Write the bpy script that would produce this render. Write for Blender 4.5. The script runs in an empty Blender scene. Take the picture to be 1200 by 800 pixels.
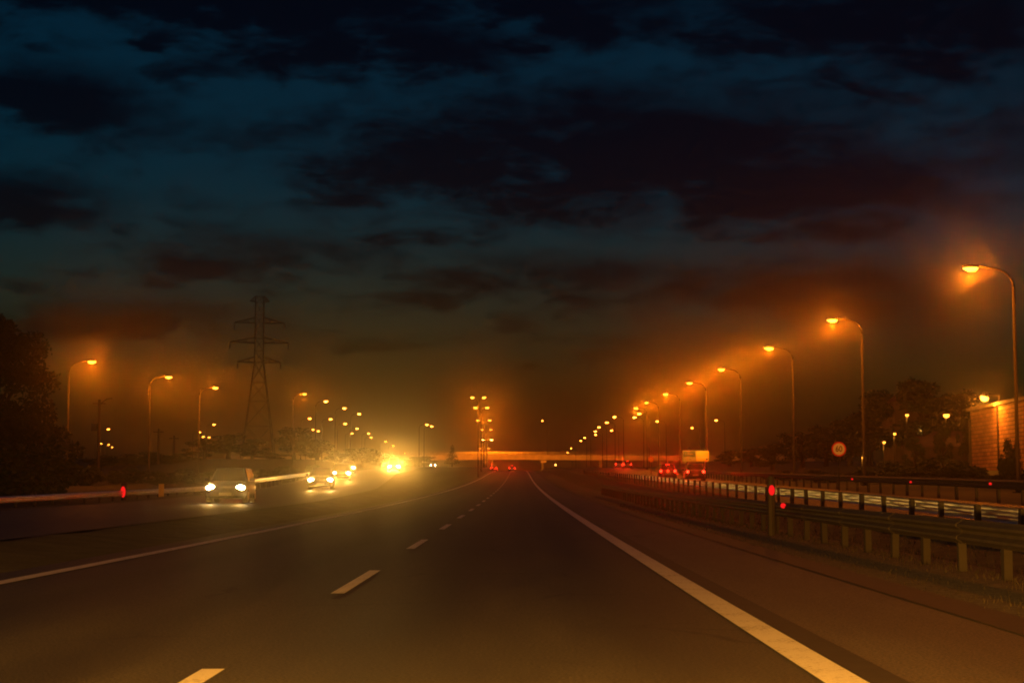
import bpy, bmesh, math, random
import numpy as np
from mathutils import Vector, Matrix

S = bpy.context.scene
COL = S.collection
R_ = math.radians
rnd = random.Random(7)

# ------------------------------------------------------------------ camera
F = 2000.0                      # focal length in pixels of a 1200 px wide frame
CAMZ = 1.15
cam_d = bpy.data.cameras.new("camera")
cam = bpy.data.objects.new("camera", cam_d); COL.objects.link(cam)
cam_d.sensor_width = 36.0
cam_d.lens = 36.0 * F / 1200.0
cam_d.clip_start = 0.1
cam_d.clip_end = 30000
PITCH = math.atan(167.0 / F)
YAW = math.atan(8.4 / F)
RM = Matrix.Rotation(YAW, 3, 'Z') @ Matrix.Rotation(math.pi / 2 + PITCH, 3, 'X')
cam.location = (0, 0, CAMZ)
cam.rotation_euler = RM.to_euler()
S.camera = cam

def at(px, py, Y):
    """world point at distance Y down the road that the photo shows at (px, py)"""
    d = RM @ Vector(((px - 600) / F, (400 - py) / F, -1.0))
    k = Y / d.y
    return Vector((d.x * k, Y, CAMZ + d.z * k))

# ------------------------------------------------------------------ render settings
S.render.engine = 'CYCLES'
S.view_settings.view_transform = 'Standard'
S.view_settings.look = 'None'
S.view_settings.gamma = 1.0
S.view_settings.exposure = 0.0
S.view_settings.use_curve_mapping = False
cy = S.cycles
cy.max_bounces = 5
cy.diffuse_bounces = 2
cy.glossy_bounces = 2
cy.transmission_bounces = 2
cy.volume_bounces = 1
cy.transparent_max_bounces = 4
cy.caustics_reflective = False
cy.caustics_refractive = False
cy.sample_clamp_direct = 0.0
cy.sample_clamp_indirect = 2.0
cy.use_denoising = True
try:
    cy.use_light_tree = True
    cy.light_sampling_threshold = 0.0
except Exception:
    pass
cy.filter_width = 1.9

# ------------------------------------------------------------------ dipped headlights of the car the photo is taken from
for sx in (-.62, .62):
    ld = bpy.data.lights.new('own_headlight', 'SPOT'); ld.energy = 17000; ld.color = (1.0, .40, .04)
    ld.spot_size = R_(66); ld.spot_blend = 1.0; ld.shadow_soft_size = .06
    lo_ = bpy.data.objects.new('own_headlight', ld); COL.objects.link(lo_)
    lo_.location = (sx, 1.3, .85); lo_.rotation_euler = (R_(90 - 3.0), 0, 0)

# ------------------------------------------------------------------ sky
SKY = dict(strength=0.115, elev=-1.6, rot=-8.0)
world = bpy.data.worlds.new("World"); S.world = world
world.use_nodes = True
wt = world.node_tree; wt.nodes.clear()
WN, WL = wt.nodes, wt.links
def wnode(t, **kw):
    n = WN.new(t)
    for k, v in kw.items(): setattr(n, k, v)
    return n
def wmath(op, a, b=None, c=None, clamp=False):
    n = WN.new('ShaderNodeMath'); n.operation = op; n.use_clamp = clamp
    for i, v in enumerate((a, b, c)):
        if v is None: continue
        if isinstance(v, (int, float)): n.inputs[i].default_value = v
        else: WL.new(v, n.inputs[i])
    return n.outputs[0]
w_out = wnode('ShaderNodeOutputWorld'); w_bg = wnode('ShaderNodeBackground')
WL.new(w_bg.outputs[0], w_out.inputs[0])
sky = wnode('ShaderNodeTexSky', sky_type='NISHITA')
sky.sun_disc = False
sky.sun_elevation = R_(SKY['elev']); sky.sun_rotation = R_(SKY['rot'])
sky.air_density = 1.0; sky.dust_density = 2.5; sky.ozone_density = 4.0
w_bg.inputs[1].default_value = SKY['strength']
tc = wnode('ShaderNodeTexCoord')
sep = wnode('ShaderNodeSeparateXYZ'); WL.new(tc.outputs['Generated'], sep.inputs[0])
az = wmath('ARCTAN2', sep.outputs[0], sep.outputs[1])
el = wmath('ARCSINE', sep.outputs[2])
def wnoise(sx, sy, off, scale, detail, rough):
    cmb = wnode('ShaderNodeCombineXYZ')
    WL.new(wmath('MULTIPLY', az, sx), cmb.inputs[0]); WL.new(wmath('MULTIPLY', el, sy), cmb.inputs[1])
    cmb.inputs[2].default_value = off
    n = wnode('ShaderNodeTexNoise'); n.inputs['Scale'].default_value = scale
    n.inputs['Detail'].default_value = detail; n.inputs['Roughness'].default_value = rough
    n.inputs['Distortion'].default_value = 0.25
    WL.new(cmb.outputs[0], n.inputs['Vector'])
    return n.outputs['Fac']
n1 = wnoise(9, 26, 3.1, 1.0, 6, 0.55)
n2 = wnoise(22, 60, 9.7, 1.0, 7, 0.6)
n3 = wnoise(60, 130, 4.4, 1.0, 5, 0.6)
wx = wmath('MULTIPLY_ADD', wmath('SUBTRACT', n2, 0.5), 0.10, az)
wy = wmath('MULTIPLY_ADD', wmath('SUBTRACT', n2, 0.5), 0.035, el)
# cloud banks: azimuth, elevation and half sizes (given in 1/2000 rad from the road's direction)
BANKS = [(-330, 555, 330, 45, 1.0), (-180, 510, 190, 38, 1.0), (-420, 506, 50, 17, .8), (-545, 430, 110, 36, 1.0),
         (-360, 478, 80, 17, .6),
         (-560, 320, 100, 32, .9), (100, 385, 330, 80, 1.0), (330, 340, 210, 62, .9), (-160, 380, 130, 45, .7),
         (-420, 392, 160, 28, .55), (60, 545, 170, 48, .9), (460, 520, 260, 70, .9), (-415, 300, 60, 12, .5),
         (-430, 185, 170, 28, .8), (-300, 262, 170, 34, .7), (60, 235, 220, 40, .7), (-20, 190, 60, 14, .6), (-560, 226, 60, 10, .5),
         (300, 225, 250, 50, .7), (110, 148, 90, 9, .6), (-100, 300, 200, 22, .5), (560, 400, 110, 60, .6), (-60, 168, 220, 10, .4)]
acc = None
for (bx, by, rx, ry, w) in BANKS:
    dx = wmath('MULTIPLY', wmath('SUBTRACT', wx, bx / F), F / (rx * 1.18))
    dy = wmath('MULTIPLY', wmath('SUBTRACT', wy, by / F), F / (ry * 1.15))
    r2 = wmath('ADD', wmath('MULTIPLY', dx, dx), wmath('MULTIPLY', dy, dy))
    b = wmath('MULTIPLY', wmath('POWER', 2.718, wmath('MULTIPLY', r2, -1.0)), w)
    acc = b if acc is None else wmath('MAXIMUM', acc, b)
fld = wmath('ADD', wmath('MULTIPLY', acc, 0.85), wmath('MULTIPLY', wmath('SUBTRACT', n2, 0.5), 1.25))
fld = wmath('ADD', fld, wmath('MULTIPLY', wmath('SUBTRACT', n1, 0.5), 0.5))
fld = wmath('ADD', fld, wmath('MULTIPLY', wmath("SUBTRACT", n3, 0.5), 0.42))
mr = wnode('ShaderNodeMapRange', interpolation_type='SMOOTHSTEP')
WL.new(fld, mr.inputs[0]); mr.inputs[1].default_value = 0.04; mr.inputs[2].default_value = 0.74
cloud = mr.outputs[0]
# evening air: the sky's own light, a deeper blue-green through the thick dusk air
tint = wnode('ShaderNodeMix', data_type='RGBA', blend_type='MULTIPLY'); tint.inputs[0].default_value = 1.0
WL.new(sky.outputs[0], tint.inputs[6])
air = wnode('ShaderNodeMix', data_type='RGBA')            # olive afterglow low down, blue-green above
lowm = wnode('ShaderNodeMapRange', interpolation_type='SMOOTHSTEP'); WL.new(el, lowm.inputs[0]); lowm.inputs[1].default_value = .03; lowm.inputs[2].default_value = .19
WL.new(lowm.outputs[0], air.inputs[0]); air.inputs[6].default_value = (1.15, 0.95, 0.15, 1); air.inputs[7].default_value = (0.10, 1.0, 0.68, 1)
WL.new(air.outputs[2], tint.inputs[7])
dark = wnode('ShaderNodeMix', data_type='RGBA', blend_type='MULTIPLY'); dark.inputs[0].default_value = 1.0
WL.new(tint.outputs[2], dark.inputs[6]); dark.inputs[7].default_value = (0.16, 0.10, 0.16, 1)
mx = wnode('ShaderNodeMix', data_type='RGBA'); WL.new(cloud, mx.inputs[0])
WL.new(tint.outputs[2], mx.inputs[6]); WL.new(dark.outputs[2], mx.inputs[7])
WL.new(mx.outputs[2], w_bg.inputs[0])

# ------------------------------------------------------------------ materials
MATS = {}
def pbr(name, col, rough=0.7, metal=0.0, noise=None, bump=0.0, bscale=40.0, spec=None, coat=0.0):
    """noise = (scale, dark factor, light factor, detail)"""
    m = bpy.data.materials.new(name); m.use_nodes = True
    nt = m.node_tree; p = nt.nodes['Principled BSDF']
    p.inputs['Base Color'].default_value = (*col, 1)
    p.inputs['Roughness'].default_value = rough; p.inputs['Metallic'].default_value = metal
    if spec is not None: p.inputs['Specular IOR Level'].default_value = spec
    if coat: p.inputs['Coat Weight'].default_value = coat
    t = nt.nodes.new('ShaderNodeTexCoord')
    if noise:
        sc, lo, hi, det = noise
        n = nt.nodes.new('ShaderNodeTexNoise'); n.inputs['Scale'].default_value = sc; n.inputs['Detail'].default_value = det
        nt.links.new(t.outputs['Object'], n.inputs['Vector'])
        r = nt.nodes.new('ShaderNodeValToRGB')
        r.color_ramp.elements[0].position = 0.3; r.color_ramp.elements[1].position = 0.7
        r.color_ramp.elements[0].color = (*[c * lo for c in col], 1)
        r.color_ramp.elements[1].color = (*[min(1, c * hi) for c in col], 1)
        nt.links.new(n.outputs['Fac'], r.inputs[0]); nt.links.new(r.outputs[0], p.inputs['Base Color'])
    if bump:
        n2 = nt.nodes.new('ShaderNodeTexNoise'); n2.inputs['Scale'].default_value = bscale; n2.inputs['Detail'].default_value = 4
        nt.links.new(t.outputs['Object'], n2.inputs['Vector'])
        b = nt.nodes.new('ShaderNodeBump'); b.inputs['Strength'].default_value = bump; b.inputs['Distance'].default_value = 0.02
        nt.links.new(n2.outputs['Fac'], b.inputs['Height']); nt.links.new(b.outputs[0], p.inputs['Normal'])
    MATS[name] = m
    return m
def emit(name, col, strength):
    m = bpy.data.materials.new(name); m.use_nodes = True
    nt = m.node_tree; nt.nodes.clear()
    e = nt.nodes.new('ShaderNodeEmission'); e.inputs[0].default_value = (*col, 1); e.inputs[1].default_value = strength
    o = nt.nodes.new('ShaderNodeOutputMaterial'); nt.links.new(e.outputs[0], o.inputs[0])
    m.cycles.emission_sampling = 'NONE'      # the lamp objects beside these surfaces are what lights the scene
    MATS[name] = m
    return m

SODIUM = (1.0, 0.19, 0.003)
L_LAMP = 8.0
m_lamp = emit('sodium_light', (1.0, .36, .035), L_LAMP)
def bulb(name, kind, watts, col, radius):
    b = bpy.data.lights.new(name, kind); b.energy = watts; b.color = col; b.shadow_soft_size = radius
    return b
def add_bulb(b, parent, loc):
    o = bpy.data.objects.new(b.name, b); COL.objects.link(o); o.parent = parent; o.location = loc; return o
B_LAMP = bulb('sodium_bulb', 'POINT', 2200, SODIUM, .10)
B_MED = bulb('sodium_bulb', 'POINT', 800, SODIUM, .10)
B_BRIDGE_ADDED = bulb('added_bridge_flood', 'SPOT', 90000, SODIUM, .10); B_BRIDGE_ADDED.spot_size = R_(150); B_BRIDGE_ADDED.spot_blend = .6  # unseen flood, added to a median lamp to light the bridge
B_YARD = bulb('yard_bulb', 'POINT', 45, (1.0, .34, .03), .06)
B_FLOOD = bulb('flood_bulb', 'POINT', 1100, (1.0, .26, .015), .10)
B_TAIL = bulb('tail_glow', 'SPOT', 900, (1.0, .010, .003), .12); B_TAIL.spot_size = R_(120); B_TAIL.spot_blend = 1.0
m_lamp_distant = emit('sodium_light_distant', (1.0, .30, .03), 34.0)
m_lamp_far = emit('sodium_light_bright', (1.0, .48, .10), 40.0)
m_small = emit('small_lamp_light', (1.0, 0.42, 0.06), 10)
m_head = emit('headlight_light', (1.0, 0.85, 0.50), 70)
m_tail = emit('tail_light', (1.0, 0.02, 0.006), 14)
m_red = emit('red_reflector_glow', (1.0, 0.012, 0.012), 1.0)  # reflectors, not lamps: the light they throw back is put in as emission
m_winlit = emit('lit_window', (1.0, 0.62, 0.12), 1.1)
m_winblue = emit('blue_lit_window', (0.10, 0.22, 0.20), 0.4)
m_grass = pbr('grass_ground', (0.045, 0.05, 0.022), 0.95, noise=(1.3, .5, 1.5, 8), bump=1.0, bscale=9)
m_gravel = pbr('gravel_verge', (0.11, 0.095, 0.075), 0.95, noise=(11, .45, 1.6, 6), bump=1.0, bscale=25)
m_line = pbr('road_paint', (0.80, 0.80, 0.76), 0.6, bump=.5, bscale=60)
def worn(m):
    nt = m.node_tree; L = nt.links; p = nt.nodes['Principled BSDF']; t = nt.nodes.new('ShaderNodeTexCoord')
    n = nt.nodes.new('ShaderNodeTexNoise'); n.inputs['Scale'].default_value = 26; n.inputs['Detail'].default_value = 6; n.inputs['Roughness'].default_value = .7
    n2 = nt.nodes.new('ShaderNodeTexNoise'); n2.inputs['Scale'].default_value = 1.6; n2.inputs['Detail'].default_value = 4
    L.new(t.outputs['Object'], n.inputs['Vector']); L.new(t.outputs['Object'], n2.inputs['Vector'])
    a = nt.nodes.new('ShaderNodeMath'); a.operation = 'MULTIPLY_ADD'; L.new(n2.outputs[0], a.inputs[0]); a.inputs[1].default_value = .5; L.new(n.outputs[0], a.inputs[2])
    r = nt.nodes.new('ShaderNodeMapRange'); r.inputs[1].default_value = .52; r.inputs[2].default_value = .72; L.new(a.outputs[0], r.inputs[0])
    x = nt.nodes.new('ShaderNodeMix'); x.data_type = 'RGBA'; L.new(r.outputs[0], x.inputs[0]); x.inputs[6].default_value = (.30, .28, .24, 1); x.inputs[7].default_value = (.84, .83, .78, 1)
    L.new(x.outputs[2], p.inputs['Base Color'])
worn(m_line)
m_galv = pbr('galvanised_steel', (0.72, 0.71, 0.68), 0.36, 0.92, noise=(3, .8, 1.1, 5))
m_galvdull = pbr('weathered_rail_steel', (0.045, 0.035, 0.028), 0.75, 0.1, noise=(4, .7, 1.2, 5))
m_postd = pbr('dark_steel_post', (0.05, 0.045, 0.04), 0.7)
m_postc = pbr('pale_rail_post', (0.022, 0.016, 0.011), 0.8, noise=(9, .75, 1.1, 4))
m_pole = pbr('lamp_pole_steel', (0.032, 0.03, 0.028), 0.75, 0.0, noise=(2, .8, 1.1, 4), spec=.25)
m_headm = pbr('lamp_housing', (0.08, 0.08, 0.078), 0.5)
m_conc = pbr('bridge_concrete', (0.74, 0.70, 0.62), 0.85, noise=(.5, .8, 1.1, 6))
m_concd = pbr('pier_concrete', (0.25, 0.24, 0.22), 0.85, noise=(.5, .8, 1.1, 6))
m_pylon = pbr('pylon_steel', (0.10, 0.095, 0.09), 0.7)
m_wood = pbr('pole_wood', (0.07, 0.05, 0.035), 0.9)
m_bark = pbr('bark', (0.06, 0.045, 0.03), 0.95, noise=(6, .6, 1.3, 4))
m_leafs = [pbr('leaf_dark', (0.030, 0.045, 0.016), 0.8, noise=(.9, .55, 1.5, 3)),
           pbr('leaf_mid', (0.045, 0.06, 0.02), 0.8, noise=(.9, .55, 1.5, 3)),
           pbr('leaf_needle', (0.022, 0.036, 0.02), 0.85, noise=(1.5, .6, 1.4, 3))]
m_tyre = pbr('tyre_rubber', (0.02, 0.02, 0.02), 0.85)
m_rim = pbr('wheel_rim', (0.45, 0.45, 0.46), 0.35, 0.8)
m_glass = pbr('car_glass', (0.010, 0.011, 0.012), 0.22, spec=0.12)
m_black = pbr('black_plastic', (0.02, 0.02, 0.02), 0.6)
m_plate = pbr('number_plate', (0.30, 0.29, 0.25), 0.6)
PAINT = {k: pbr('paint_' + k, c, 0.28, 0.2, coat=0.6) for k, c in
         dict(silver=(.45, .45, .46), charcoal=(.06, .062, .066), blue=(.03, .06, .13), red=(.25, .02, .02), white=(.7, .7, .68), green=(.04, .08, .06)).items()}
m_signback = pbr('sign_back_steel', (0.3, 0.3, 0.3), 0.5, 0.4)
m_signwhite = pbr('sign_white', (0.86, 0.84, 0.74), 0.5)
m_signred = pbr('sign_red', (0.75, 0.03, 0.025), 0.5)
m_signblack = pbr('sign_black', (0.015, 0.015, 0.015), 0.5)
m_signyellow = pbr('sign_yellow', (0.86, 0.46, 0.03), 0.5)
m_signolive = pbr('sign_border_olive', (0.30, 0.26, 0.10), 0.5)
m_signgreen = pbr('sign_green', (0.05, 0.06, 0.025), 0.5)
m_roof = pbr('roof_tile', (0.13, 0.06, 0.04), 0.85, noise=(3, .7, 1.2, 4))
m_render = pbr('house_render', (0.16, 0.12, 0.095), 0.9, noise=(1.2, .75, 1.1, 5))
m_hotgrey = pbr('marker_post_grey', (0.03, 0.024, 0.018), 0.7)
m_amberpost = pbr('marker_amber', (0.85, 0.55, 0.12), 0.5)

def brick_mat():
    m = bpy.data.materials.new('block_wall'); m.use_nodes = True
    nt = m.node_tree; p = nt.nodes['Principled BSDF']; p.inputs['Roughness'].default_value = 0.9
    t = nt.nodes.new('ShaderNodeTexCoord'); mp = nt.nodes.new('ShaderNodeMapping')
    mp.inputs['Rotation'].default_value = (R_(90), 0, 0)
    sx = nt.nodes.new('ShaderNodeSeparateXYZ'); cb = nt.nodes.new('ShaderNodeCombineXYZ')
    nt.links.new(t.outputs['Object'], sx.inputs[0])
    nt.links.new(sx.outputs[0], cb.inputs[0]); nt.links.new(sx.outputs[2], cb.inputs[1])
    b = nt.nodes.new('ShaderNodeTexBrick')
    b.inputs['Scale'].default_value = 1.0; b.inputs['Brick Width'].default_value = 1.1; b.inputs['Row Height'].default_value = 0.28
    b.inputs['Mortar Size'].default_value = 0.03; b.inputs['Bias'].default_value = -0.1
    b.inputs['Color1'].default_value = (.56, .32, .17, 1); b.inputs['Color2'].default_value = (.30, .15, .075, 1); b.inputs['Mortar'].default_value = (.11, .07, .045, 1)
    nt.links.new(cb.outputs[0], b.inputs['Vector'])
    n = nt.nodes.new('ShaderNodeTexNoise'); n.inputs['Scale'].default_value = .6; n.inputs['Detail'].default_value = 6
    nt.links.new(t.outputs['Object'], n.inputs['Vector'])
    mr = nt.nodes.new('ShaderNodeMapRange'); mr.inputs[3].default_value = .45; mr.inputs[4].default_value = 1.25
    nt.links.new(n.outputs[0], mr.inputs[0])
    mu = nt.nodes.new('ShaderNodeMix'); mu.data_type = 'RGBA'; mu.blend_type = 'MULTIPLY'; mu.inputs[0].default_value = 1
    nt.links.new(b.outputs[0], mu.inputs[6]); nt.links.new(mr.outputs[0], mu.inputs[7])
    nt.links.new(mu.outputs[2], p.inputs['Base Color'])
    return m
m_brick = brick_mat()

def asphalt_mat(name, base, seed, tracks=()):
    m = bpy.data.materials.new(name); m.use_nodes = True
    nt = m.node_tree; p = nt.nodes['Principled BSDF']; L = nt.links
    t = nt.nodes.new('ShaderNodeTexCoord')
    mp = nt.nodes.new('ShaderNodeMapping'); mp.inputs['Scale'].default_value = (1, .12, 1); mp.inputs['Location'].default_value = (seed, 0, 0)
    L.new(t.outputs['Object'], mp.inputs[0])
    a = nt.nodes.new('ShaderNodeTexNoise'); a.inputs['Scale'].default_value = .9; a.inputs['Detail'].default_value = 7; a.inputs['Roughness'].default_value = .62
    L.new(mp.outputs[0], a.inputs['Vector'])
    g = nt.nodes.new('ShaderNodeTexNoise'); g.inputs['Scale'].default_value = 45; g.inputs['Detail'].default_value = 3
    L.new(t.outputs['Object'], g.inputs['Vector'])
    r1 = nt.nodes.new('ShaderNodeMapRange'); r1.inputs[1].default_value = .28; r1.inputs[2].default_value = .72
    r1.inputs[3].default_value = .5; r1.inputs[4].default_value = 1.6; L.new(a.outputs[0], r1.inputs[0])
    r2 = nt.nodes.new('ShaderNodeMapRange'); r2.inputs[1].default_value = .3; r2.inputs[2].default_value = .7
    r2.inputs[3].default_value = .2; r2.inputs[4].default_value = 2.0; L.new(g.outputs[0], r2.inputs[0])
    mu = nt.nodes.new('ShaderNodeMath'); mu.operation = 'MULTIPLY'; L.new(r1.outputs[0], mu.inputs[0]); L.new(r2.outputs[0], mu.inputs[1])
    fac = mu.outputs[0]
    # fine wandering cracks, only in places
    wn = nt.nodes.new('ShaderNodeTexNoise'); wn.inputs['Scale'].default_value = 1.3; wn.inputs['Detail'].default_value = 5; L.new(t.outputs['Object'], wn.inputs['Vector'])
    wv = nt.nodes.new('ShaderNodeMix'); wv.data_type = 'RGBA'; wv.inputs[0].default_value = .35; L.new(t.outputs['Object'], wv.inputs[6]); L.new(wn.outputs['Color'], wv.inputs[7])
    vo = nt.nodes.new('ShaderNodeTexVoronoi'); vo.feature = 'DISTANCE_TO_EDGE'; vo.inputs['Scale'].default_value = .55; L.new(wv.outputs[2], vo.inputs['Vector'])
    ck = nt.nodes.new('ShaderNodeMapRange'); ck.inputs[1].default_value = .004; ck.inputs[2].default_value = .016; ck.inputs[3].default_value = 1; ck.inputs[4].default_value = 0; L.new(vo.outputs['Distance'], ck.inputs[0])
    cm = nt.nodes.new('ShaderNodeTexNoise'); cm.inputs['Scale'].default_value = .22; L.new(t.outputs['Object'], cm.inputs['Vector'])
    cs_ = nt.nodes.new('ShaderNodeMapRange'); cs_.inputs[1].default_value = .5; cs_.inputs[2].default_value = .6; L.new(cm.outputs[0], cs_.inputs[0])
    ce = nt.nodes.new('ShaderNodeMath'); ce.operation = 'MULTIPLY'; L.new(ck.outputs[0], ce.inputs[0]); L.new(cs_.outputs[0], ce.inputs[1])
    cf = nt.nodes.new('ShaderNodeMapRange'); cf.inputs[3].default_value = 1; cf.inputs[4].default_value = .35; L.new(ce.outputs[0], cf.inputs[0])
    cq = nt.nodes.new('ShaderNodeMath'); cq.operation = 'MULTIPLY'; L.new(fac, cq.inputs[0]); L.new(cf.outputs[0], cq.inputs[1]); fac = cq.outputs[0]
    if tracks:                                   # darker oil-worn wheel tracks along the lanes
        sx = nt.nodes.new('ShaderNodeSeparateXYZ'); L.new(t.outputs['Object'], sx.inputs[0])
        for (c, w, amt) in tracks:
            d = nt.nodes.new('ShaderNodeMath'); d.operation = 'SUBTRACT'; L.new(sx.outputs[0], d.inputs[0]); d.inputs[1].default_value = c
            ab = nt.nodes.new('ShaderNodeMath'); ab.operation = 'ABSOLUTE'; L.new(d.outputs[0], ab.inputs[0])
            mr = nt.nodes.new('ShaderNodeMapRange'); mr.interpolation_type = 'SMOOTHSTEP'
            mr.inputs[1].default_value = 0; mr.inputs[2].default_value = w; mr.inputs[3].default_value = amt; mr.inputs[4].default_value = 1
            L.new(ab.outputs[0], mr.inputs[0])
            q = nt.nodes.new('ShaderNodeMath'); q.operation = 'MULTIPLY'; L.new(fac, q.inputs[0]); L.new(mr.outputs[0], q.inputs[1]); fac = q.outputs[0]
    v = nt.nodes.new('ShaderNodeMix'); v.data_type = 'RGBA'; v.blend_type = 'MULTIPLY'; v.inputs[0].default_value = 1
    v.inputs[6].default_value = (*base, 1); L.new(fac, v.inputs[7])
    L.new(v.outputs[2], p.inputs['Base Color'])
    rr = nt.nodes.new('ShaderNodeMapRange'); rr.inputs[3].default_value = .5; rr.inputs[4].default_value = .72; L.new(a.outputs[0], rr.inputs[0])
    L.new(rr.outputs[0], p.inputs['Roughness'])
    bp = nt.nodes.new('ShaderNodeBump'); bp.inputs['Strength'].default_value = .9; bp.inputs['Distance'].default_value = .012
    L.new(g.outputs[0], bp.inputs['Height']); L.new(bp.outputs[0], p.inputs['Normal'])
    return m
m_asph = asphalt_mat('asphalt', (.046, .043, .038), 0, [(-.75, .6, .66), (.85, .6, .66), (-4.6, .6, .66), (-2.9, .6, .7), (.05, .35, .85)])
m_asph2 = asphalt_mat('asphalt_opposite', (.045, .042, .04), 31)
m_shoulder = asphalt_mat('shoulder_asphalt', (.072, .062, .052), 77)
m_seam = pbr('dark_seam', (0.016, 0.015, 0.014), 0.65, noise=(5, .7, 1.4, 5))  # even tone darker than the asphalt, for narrow strips

# ------------------------------------------------------------------ mesh helpers
class MB:
    def __init__(self): self.bm = bmesh.new()
    def box(self, c, s, rot=None):
        vs = []
        for sx in (-.5, .5):
            for sy in (-.5, .5):
                for sz in (-.5, .5):
                    v = Vector((sx * s[0], sy * s[1], sz * s[2]))
                    if rot is not None: v = rot @ v
                    vs.append(self.bm.verts.new(v + Vector(c)))
        for f in ((0, 1, 3, 2), (4, 6, 7, 5), (0, 4, 5, 1), (2, 3, 7, 6), (0, 2, 6, 4), (1, 5, 7, 3)):
            self.bm.faces.new([vs[i] for i in f])
        return self
    def tube(self, pts, radii, n=8, caps=True):
        pts = [Vector(p) for p in pts]
        if isinstance(radii, (int, float)): radii = [radii] * len(pts)
        rings = []
        for i, p in enumerate(pts):
            d = (pts[min(i + 1, len(pts) - 1)] - pts[max(i - 1, 0)]).normalized()
            a = d.cross(Vector((0, 0, 1)) if abs(d.z) < .9 else Vector((1, 0, 0))).normalized(); b = d.cross(a).normalized()
            rings.append([self.bm.verts.new(p + (a * math.cos(2 * math.pi * k / n) + b * math.sin(2 * math.pi * k / n)) * radii[i]) for k in range(n)])
        for i in range(len(rings) - 1):
            for k in range(n):
                self.bm.faces.new((rings[i][k], rings[i][(k + 1) % n], rings[i + 1][(k + 1) % n], rings[i + 1][k]))
        if caps:
            self.bm.faces.new(rings[0][::-1]); self.bm.faces.new(rings[-1])
        return self
    def ring_loft(self, rings, caps=True):
        vr = [[self.bm.verts.new(p) for p in r] for r in rings]; n = len(rings[0])
        for i in range(len(vr) - 1):
            for k in range(n):
                self.bm.faces.new((vr[i][k], vr[i][(k + 1) % n], vr[i + 1][(k + 1) % n], vr[i + 1][k]))
        if caps:
            self.bm.faces.new(vr[0][::-1]); self.bm.faces.new(vr[-1])
        return self
    def quad(self, *p):
        self.bm.faces.new([self.bm.verts.new(q) for q in p]); return self
    def build(self, name, mat, parent=None, smooth=False, bevel=0.0):
        bmesh.ops.recalc_face_normals(self.bm, faces=self.bm.faces)
        me = bpy.data.meshes.new(name); self.bm.to_mesh(me); self.bm.free()
        if mat: me.materials.append(mat)
        if smooth:
            for f in me.polygons: f.use_smooth = True
        o = bpy.data.objects.new(name, me); COL.objects.link(o)
        if parent: o.parent = parent
        if bevel:
            md = o.modifiers.new('bevel', 'BEVEL'); md.width = bevel; md.segments = 2; md.limit_method = 'ANGLE'
        return o
def empty(name, loc=(0, 0, 0), rz=0.0):
    o = bpy.data.objects.new(name, None); COL.objects.link(o)
    o.location = loc; o.rotation_euler = (0, 0, rz); o.empty_display_size = .2
    return o
def tag(o, label=None, cat=None, group=None, kind=None):
    if label: o['label'] = label
    if cat: o['category'] = cat
    if group: o['group'] = group
    if kind: o['kind'] = kind
    return o
CH = {}
def kids(o):
    return [c for c in bpy.data.objects if c.parent == o] if o.name not in CH else CH[o.name]
def copy_tree(src, children, parent=None):
    """children = nested list [(obj, [...])]; a copy of the thing, its parts and their sub-parts"""
    c = src.copy(); COL.objects.link(c)
    if parent: c.parent = parent
    for ch, sub in children: copy_tree(ch, sub, c)
    return c
def tree_of(o):
    return [(c, tree_of(c)) for c in bpy.data.objects if c.parent == o]
def mesh_obj(name, verts, faces, mat, parent=None, smooth=False):
    me = bpy.data.meshes.new(name); me.from_pydata(verts, [], faces); me.update()
    if mat: me.materials.append(mat)
    if smooth: me.polygons.foreach_set('use_smooth', [True] * len(me.polygons))
    o = bpy.data.objects.new(name, me); COL.objects.link(o)
    if parent: o.parent = parent
    return o

# ------------------------------------------------------------------ terrain shape
YS = np.concatenate([np.arange(-60, 4, 4), np.arange(4, 30, 1), np.arange(30, 100, 2.5), np.arange(100, 300, 6),
                     np.arange(300, 900, 20), np.arange(900, 2600, 100), [2600, 3200, 4000]]).astype(float)
def prof0(y):
    y = np.asarray(y, float)
    a = np.where(y > 0, y * y / 34600.0, 0)
    b = 2.6 + .0173 * 250 * (1 - np.exp(-(np.maximum(y, 300) - 300) / 250))
    return np.where(y > 300, b, a)
PZ = prof0(YS)
def prof(y): return float(np.interp(y, YS, PZ))
def sm(a, b, x):
    t = min(1, max(0, (x - a) / (b - a))); return t * t * (3 - 2 * t)
def I(y, *pts): return float(np.interp(y, [p[0] for p in pts], [p[1] for p in pts]))
def opp_c(y): return I(y, (-60, -13), (80, -13), (115, -13.6), (150, -15.5), (200, -18.3), (250, -20), (350, -24), (500, -30), (900, -44), (4000, -150))
def right_c(y): return I(y, (-60, 12.6), (70, 12.8), (100, 13.6), (160, 14.9), (340, 20.5), (600, 30), (900, 42), (4000, 150))
OPP_HW, RIGHT_HW = 4.0, 2.7
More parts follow.
